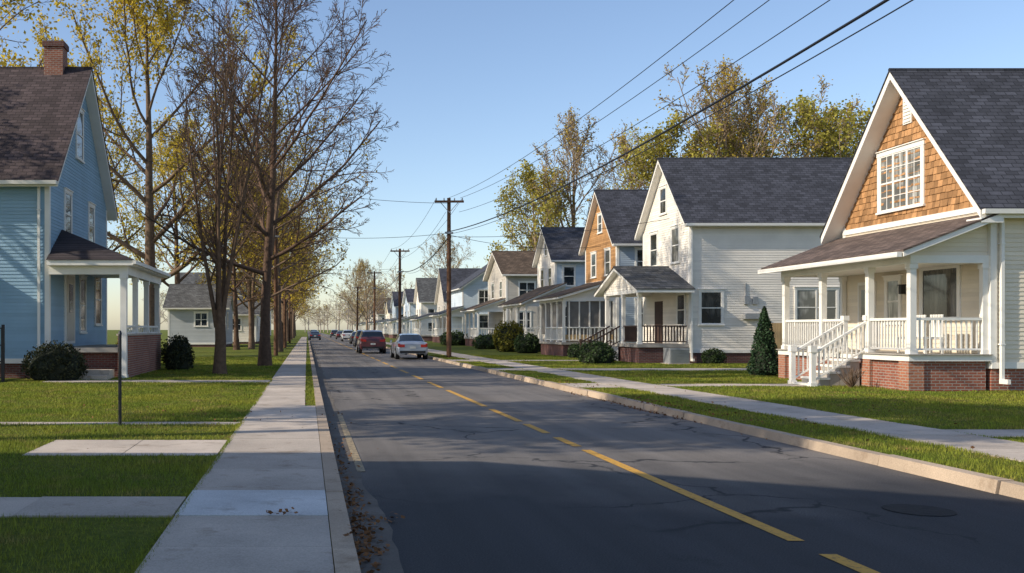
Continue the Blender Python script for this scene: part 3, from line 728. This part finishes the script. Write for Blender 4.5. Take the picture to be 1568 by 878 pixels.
for x,y,s,r,k in ((-2.4,55,1.0,1,1),(-2.0,68,1.15,2.5,1),(-4.5,77,1.15,3.1,0),(-2.2,90,1.2,5.1,1),(-5,86,1.2,.4,0),(-2.6,108,1.2,2,0),(-5,118,1.25,1,1),(-2.6,126,1.3,4,1),(-2.5,147,1.2,5,0),(-6,142,1.2,2,1),(-2.5,170,1.3,0,1),(-5,190,1.3,3,0),(-3,215,1.3,1,1),(-3,240,1.3,2,0),(-4,265,1.3,1,1)):
    place('street_tree',street2 if k else street,x,y,s,r)
place('bare_street_tree',hero,-5.5,74,.85,2.0); place('bare_street_tree',hero,-3,99,.9,4.0)
# trees in the side yard left of the frame: high crowns that dapple the road
place('yard_tree',shade,-11,12.0,1.0,.6); place('yard_tree',shade,-16,13.0,1.05,3.5)
for nm,me,x,y,s,r in (('tan_tree',tanbare,37.5,84,1.3,0),('yellowgreen_tree',ygreen,34.0,86,1.1,1),('tan_tree',tanbare,42,88,1.25,2),('yellowgreen_tree',ygreen,46,85,1.2,5),('yellowgreen_tree',ygreen,40,90,1.15,2.5),
    ('tan_tree',tanbare,28,100,1.22,3),('yellowgreen_tree',ygreen,24.5,99,1.0,.3),('tan_tree',tanbare,33.5,96,1.08,1),('tan_tree',tanbare,50,90,1.15,4),
    ('tan_tree',tanbare,24,160,.9,2),('tan_tree',tanbare,13,205,.85,2),('tan_tree',tanbare,13,245,.95,4),('tan_tree',tanbare,33,140,.8,5)):
    place(nm,me,x,y,s,r)
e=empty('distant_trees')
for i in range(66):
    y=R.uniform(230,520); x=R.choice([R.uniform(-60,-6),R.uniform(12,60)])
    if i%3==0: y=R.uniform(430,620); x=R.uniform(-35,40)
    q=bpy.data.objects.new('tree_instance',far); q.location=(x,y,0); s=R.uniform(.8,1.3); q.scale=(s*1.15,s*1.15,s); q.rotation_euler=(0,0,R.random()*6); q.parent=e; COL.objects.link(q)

# ---------------------------------------------------------------- shrubs
def shrub(name,x,y,rx,ry,h,leaf,n=2600,ls=.035,cone=False,lump=.12):
    G=Group(name); bm=MB(); pts=[]
    sd=R.random()*10
    def rad(th,ph): return 1+lump*math.sin(3*th+sd)*math.cos(2.3*ph+sd)+lump*.7*math.sin(7*th+sd*2+4*ph)
    if cone:
        for i in range(n):
            t=R.random()**1.4; th=R.random()*6.283; r=(1-t)**.75*(.35+.65*math.sqrt(R.uniform(.5,1)))*(1+.15*math.sin(5*th+t*14))
            if t<.08: r*=.6+t*5
            pts.append((x+rx*r*math.cos(th),y+ry*r*math.sin(th),.12+h*t+R.uniform(-.04,.04)))
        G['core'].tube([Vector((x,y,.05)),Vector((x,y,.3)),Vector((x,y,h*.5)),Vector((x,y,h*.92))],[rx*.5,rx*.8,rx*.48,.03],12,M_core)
    else:
        for i in range(n):
            th=R.random()*6.283; ph=math.acos(R.uniform(-.55,1)); k=rad(th,ph)*R.uniform(.86,1.04)
            pts.append((x+rx*k*math.sin(ph)*math.cos(th),y+ry*k*math.sin(ph)*math.sin(th),.1+h*.4+h*.6*k*math.cos(ph)))
        P=[Vector((x,y,.05)),Vector((x,y,h*.15)),Vector((x,y,h*.45)),Vector((x,y,h*.75)),Vector((x,y,h*.95))]
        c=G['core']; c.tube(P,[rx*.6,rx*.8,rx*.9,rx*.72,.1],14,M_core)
        c.v=[(vx,y+(vy-y)*ry/rx,vz) for vx,vy,vz in c.v]
    quadcloud(bm,pts,ls,leaf); G.p['foliage']=bm
    G.done((x,y,0))
shrub('boxwood_shrub',-7.9,29.8,.95,.7,1.15,M_leafR,3500,.04)
shrub('boxwood_shrub',-5.1,37.5,.6,.8,1.35,M_leafR,2500,.045)
shrub('conifer_shrub',15.75,32.6,.55,.55,2.35,M_leafC,5000,.04,True)
shrub('boxwood_shrub',13.6,44.5,.85,.8,1.0,M_leafS,2600,.05)
shrub('yellow_shrub',14.6,68,1.2,1.0,2.1,M_leafYs,3000,.08)
shrub('boxwood_shrub',14.9,64,.9,1,1.3,M_leafS,1800,.07)
shrub('boxwood_shrub',15,78,1.3,1.5,1.2,M_leafS,1800,.08)
shrub('boxwood_shrub',15,96,1.5,2,1.4,M_leafS,1500,.1)
shrub('yellow_shrub',-7.6,43,1.0,1.0,1.6,M_leafYs,1800,.07)
shrub('boxwood_shrub',15.2,53,.6,.8,.8,M_leafS,1500,.05)
shrub('boxwood_shrub',19.0,44.2,.5,.45,.7,M_leafS,1500,.04)
G=Group('bare_shrub'); tw=G['twigs']
for i in range(60):
    a=R.random()*6.28; t=R.uniform(.1,.8); p=Vector((14.9,25.9,.08)); P=[p.copy()]
    d=Vector((math.cos(a)*t,math.sin(a)*t,1)).normalized()
    for k in range(4): d=(d+Vector((R.gauss(0,.15),R.gauss(0,.15),.05))).normalized(); p=p+d*R.uniform(.1,.19); P.append(p.copy())
    tw.tube(P,[.009,.008,.007,.006,.004],4,M_barkd)
G.done((14.9,25.9,0))

# ---------------------------------------------------------------- utility poles + wires
def pole(x,y,h,arm=1.65,r=.145):
    G=Group('utility_pole')
    G['pole'].tube([Vector((x,y,0)),Vector((x,y,h*.5)),Vector((x,y,h))],[r,r*.88,r*.7],12,M_polew,True)
    if arm:
        G['crossarm'].box(x-arm/2,x+arm/2,y-.19,y-.09,h-.28,h-.16,M_polew)
        for s in (-1,1):
            G['braces'].tube([Vector((x+s*arm*.3,y-.15,h-.28)),Vector((x,y-.15,h-.85))],.02,5,M_grey)
            for k in (.45,.18): G['insulators'].tube([Vector((x+s*arm*k,y-.14,h-.16)),Vector((x+s*arm*k,y-.14,h-.02))],[.04,.03],8,M_grey,True)
    G['bracket'].box(x-.22,x+.22,y-.2,y+.0,h-2.05,h-1.95,M_grey)
    G.done((x,y,0))
poles=[(8.1,54,9.2),(8.05,82,8.7),(8.0,112,8.6),(8.0,150,8.5)]
for x,y,h in poles: pole(x,y,h)
pole(8.1,-8,9.2); pole(-1.9,58,9.4,0,.14); pole(-1.9,82,9,0,.13); pole(-2,110,9,0,.13)
wr=MB()
def wire(a,b,sag,r,n=26):
    a=Vector(a);b=Vector(b); P=[]
    for i in range(n+1):
        t=i/n; p=a.lerp(b,t); p.z-=sag*4*t*(1-t); P.append(p)
    wr.tube(P,r,5,M_wire)
seq=[(8.1,-8,9.2)]+poles
for i in range(len(seq)-1):
    a=seq[i];b=seq[i+1]; k=1.3 if i==0 else .7
    if i==0: L=[(-.05,0,1.3,.010),(.62,0,1.3,.010),(.55,-.8,1.3,.010),(-.25,-1.95,1.2,.024),(.0,-2.05,1.15,.011)]
    else: L=[(-.74,0,.7,.010),(.74,0,.7,.010),(-.2,-.8,.7,.010),(.15,-1.95,.7,.03)]
    for dx,dz,sg,r in L: wire((a[0]+dx,a[1]-.16,a[2]-.02+dz),(b[0]+dx,b[1]-.16,b[2]-.02+dz),sg,r)
wire((8.1,54,8.9),(-8,39,9.0),.5,.012); wire((8.1,54,7.2),(-1.9,58,7.6),.3,.013); wire((8.1,54,7.0),(18,47,7.2),.3,.013)
wire((8.1,54,7.1),(18,58,6.8),.4,.013); wire((8.05,82,7),(-1.9,82,7.3),.3,.012); wire((8.1,54,7.3),(8.05,82,7.0),1.2,.012)
wr.obj('overhead_wires')

# ---------------------------------------------------------------- cars
def car(name,x,y,paint,suv=False,L=4.6,W=1.8,face=1):
    G=Group(name); M_p=simple(name+'_paint',paint,.28,.03,1,coat=.8,spec=.5,metal=.25)
    M_t=bpy.data.materials.get('tyre') or simple('tyre',(.02,.02,.02),.8,.1)
    M_g=bpy.data.materials.get('car_glass') or simple('car_glass',(.015,.018,.02),.06,.1,spec=.7,coat=.5)
    M_r=bpy.data.materials.get('tail_light') or simple('tail_light',(.38,.015,.012),.2,.05,coat=.5)
    M_k=bpy.data.materials.get('car_trim') or simple('car_trim',(.02,.02,.022),.5,.1)
    M_pl=bpy.data.materials.get('number_plate') or simple('number_plate',(.6,.6,.55),.5,.05)
    w=W/2
    if not suv: S=[(0,.86,.34,.80,.84,.70),(.07,.95,.26,.93,.97,.78),(.22,.98,.2,.97,1.02,.78),(.62,1,.2,.97,1.05,.80),(1.30,1,.2,.96,1.40,.66),(1.9,1,.2,.95,1.46,.66),(2.6,1,.2,.94,1.44,.66),(3.35,1,.2,.93,1.0,.76),(4.1,.97,.2,.82,.88,.74),(4.45,.9,.24,.68,.74,.68),(4.6,.78,.32,.55,.6,.6)]
    else: S=[(0,.9,.4,.85,.9,.78),(.06,.97,.3,1.0,1.08,.84),(.14,.98,.26,1.04,1.18,.84),(.5,1,.24,1.04,1.56,.72),(.95,1,.24,1.03,1.63,.72),(1.9,1,.24,1.02,1.66,.72),(2.6,1,.24,1.0,1.62,.70),(3.35,1,.24,.98,1.08,.76),(4.1,.97,.24,.92,.98,.74),(4.45,.92,.28,.75,.82,.7),(4.6,.8,.36,.6,.66,.62)]
    T=lambda a,b,c:(x+a*1.0,y+(b if face>0 else L-b),c)
    rows=[]
    for (yy,wf,zb,belt,top,rw) in S:
        h=[(-1,.80,zb),(-1,.97,zb+.12),(-1,1.0,(zb+belt)/2+.05),(-1,.94,belt),(-1,rw,top-.04),(-1,rw*.75,top)]
        pts=[T(-a*wf*w,yy,c) for _,a,c in h]+[T(0,yy,top+.012)]+[T(a*wf*w,yy,c) for _,a,c in reversed(h)]
        rows.append(pts)
    B=G['body']; B.smooth=True; GL=G['windows']
    n=len(rows[0])
    for i in range(len(rows)-1):
        for j in range(n-1):
            q=(rows[i][j],rows[i][j+1],rows[i+1][j+1],rows[i+1][j]); gl=False
            side=j in (3,8); top=j in (5,6,4,7)
            if not suv:
                if i in (4,5) and side: gl=True
                if i==6 and side: gl=True
                if i==3 and top: gl=True
                if i==6 and top: gl=True
            else:
                if i in (3,4,5,6) and side: gl=True
                if i==2 and top: gl=True
                if i==6 and top: gl=True
            (GL if gl else B).quad(*q,M_g if gl else M_p)
    B.add(rows[0],[tuple(range(n))],M_p); B.add(rows[-1],[tuple(range(n))],M_p)
    B.quad(rows[0][0],rows[0][-1],rows[-1][-1],rows[-1][0],M_k)
    zt=.86 if not suv else 1.0
    def bx(part,a0,a1,b0,b1,c0,c1,m):
        p0=T(a0,b0,c0);p1=T(a1,b1,c1); G[part].box(min(p0[0],p1[0]),max(p0[0],p1[0]),min(p0[1],p1[1]),max(p0[1],p1[1]),c0,c1,m)
    for s in (-1,1):
        lo,hi=sorted((s*w*.50,s*w*.86)); bx('tail_lights',lo,hi,-.02,.12,zt-.16,zt+.0,M_r)
        lo,hi=sorted((s*w*.80,s*w*.925)); bx('tail_lights',lo,hi,-.005,.2,zt-.14,zt+.05,M_r)
        lo,hi=sorted((s*w*1.0,s*w*1.13)); bx('mirrors',lo,hi,3.0,3.12,.93,1.08,M_p)
        lo,hi=sorted((s*w*.5,s*w*.82)); bx('head_lights',lo,hi,4.42,4.6,.55,.68,M_pl)
        lo,hi=sorted((s*w*.35,s*w*.5)); bx('exhaust',lo,hi,-.01,.1,.28,.34,M_k)
    bx('number_plate',-.17,.17,-.04,-.021,.62,.74,M_pl)
    bx('bumper',-w*.8,w*.8,-.035,.06,.36,.5,M_k); bx('bumper',-w*.84,w*.84,-.02,.06,.501,.60,M_p)
    bx('trunk_seam',-w*.62,w*.62,-.008,.05,zt-.02,zt-.008,M_k)
    for s in (-1,1):
        for yy in (.85,3.65):
            c=T(s*(w-.02),yy,.33)
            G['wheel_arches'].tube([Vector((c[0]-s*.15,c[1],.36)),Vector((c[0]+s*.022,c[1],.36))],.385,20,M_k,True)
            G['wheels'].tube([Vector((c[0]-s*.2,c[1],.32)),Vector((c[0]+s*.035,c[1],.32))],.32,20,M_t,True)
            G['rims'].tube([Vector((c[0]+s*.03,c[1],.32)),Vector((c[0]+s*.045,c[1],.32))],.2,12,M_grey,True)
    G.done((x,y,0))
car('silver_sedan_car',5.97,53.4,(.36,.40,.46))
car('dark_red_suv_car',4.65,66.6,(.11,.03,.035),True,W=1.9)
car('dark_parked_car',5.6,92,(.03,.035,.045),True)
car('dark_parked_car',6.1,112,(.05,.05,.06))
car('white_parked_car',5.9,135,(.6,.6,.6),True)
car('dark_parked_car',6,165,(.08,.03,.03))
car('blue_parked_car',1.3,150,(.04,.06,.1),face=1)
car('dark_parked_car',1.4,190,(.04,.04,.05),True)
car('dark_parked_car',5.9,200,(.04,.04,.05),True)

# ---------------------------------------------------------------- light, sky, camera
EL=31; AZ=math.radians(14)
S=Vector((-math.cos(math.radians(EL))*math.cos(AZ),-math.cos(math.radians(EL))*math.sin(AZ),math.sin(math.radians(EL))))
sd=bpy.data.lights.new('sun','SUN'); sd.energy=5.0; sd.angle=math.radians(.5); sd.color=(1,.90,.74)
so=bpy.data.objects.new('sun',sd); so.rotation_euler=S.to_track_quat('Z','Y').to_euler(); so.location=(-30,-10,40); COL.objects.link(so)
wd=bpy.data.worlds.new('World'); scene.world=wd; wd.use_nodes=True; nt=wd.node_tree
bg=nt.nodes['Background']; sk=nt.nodes.new('ShaderNodeTexSky'); sk.sky_type='NISHITA'; sk.sun_disc=False
sk.sun_elevation=math.radians(EL); sk.sun_rotation=math.radians(270)-AZ; sk.air_density=1.0; sk.dust_density=.7; sk.ozone_density=1.4
mx=nt.nodes.new('ShaderNodeMix'); mx.data_type='RGBA'; mx.blend_type='MULTIPLY'; mx.inputs[0].default_value=1; mx.inputs[7].default_value=(1.20,1.20,1.26,1)
nt.links.new(sk.outputs[0],mx.inputs[6]); nt.links.new(mx.outputs[2],bg.inputs[0]); bg.inputs[1].default_value=.15
cd=bpy.data.cameras.new('camera'); cam=bpy.data.objects.new('camera',cd); COL.objects.link(cam)
cam.location=(0,0,1.7); cam.rotation_euler=(math.radians(90),0,0); cd.sensor_width=36; cd.lens=36*1450/1568
cd.shift_x=.2003; cd.shift_y=.042; cd.clip_end=6000; scene.camera=cam
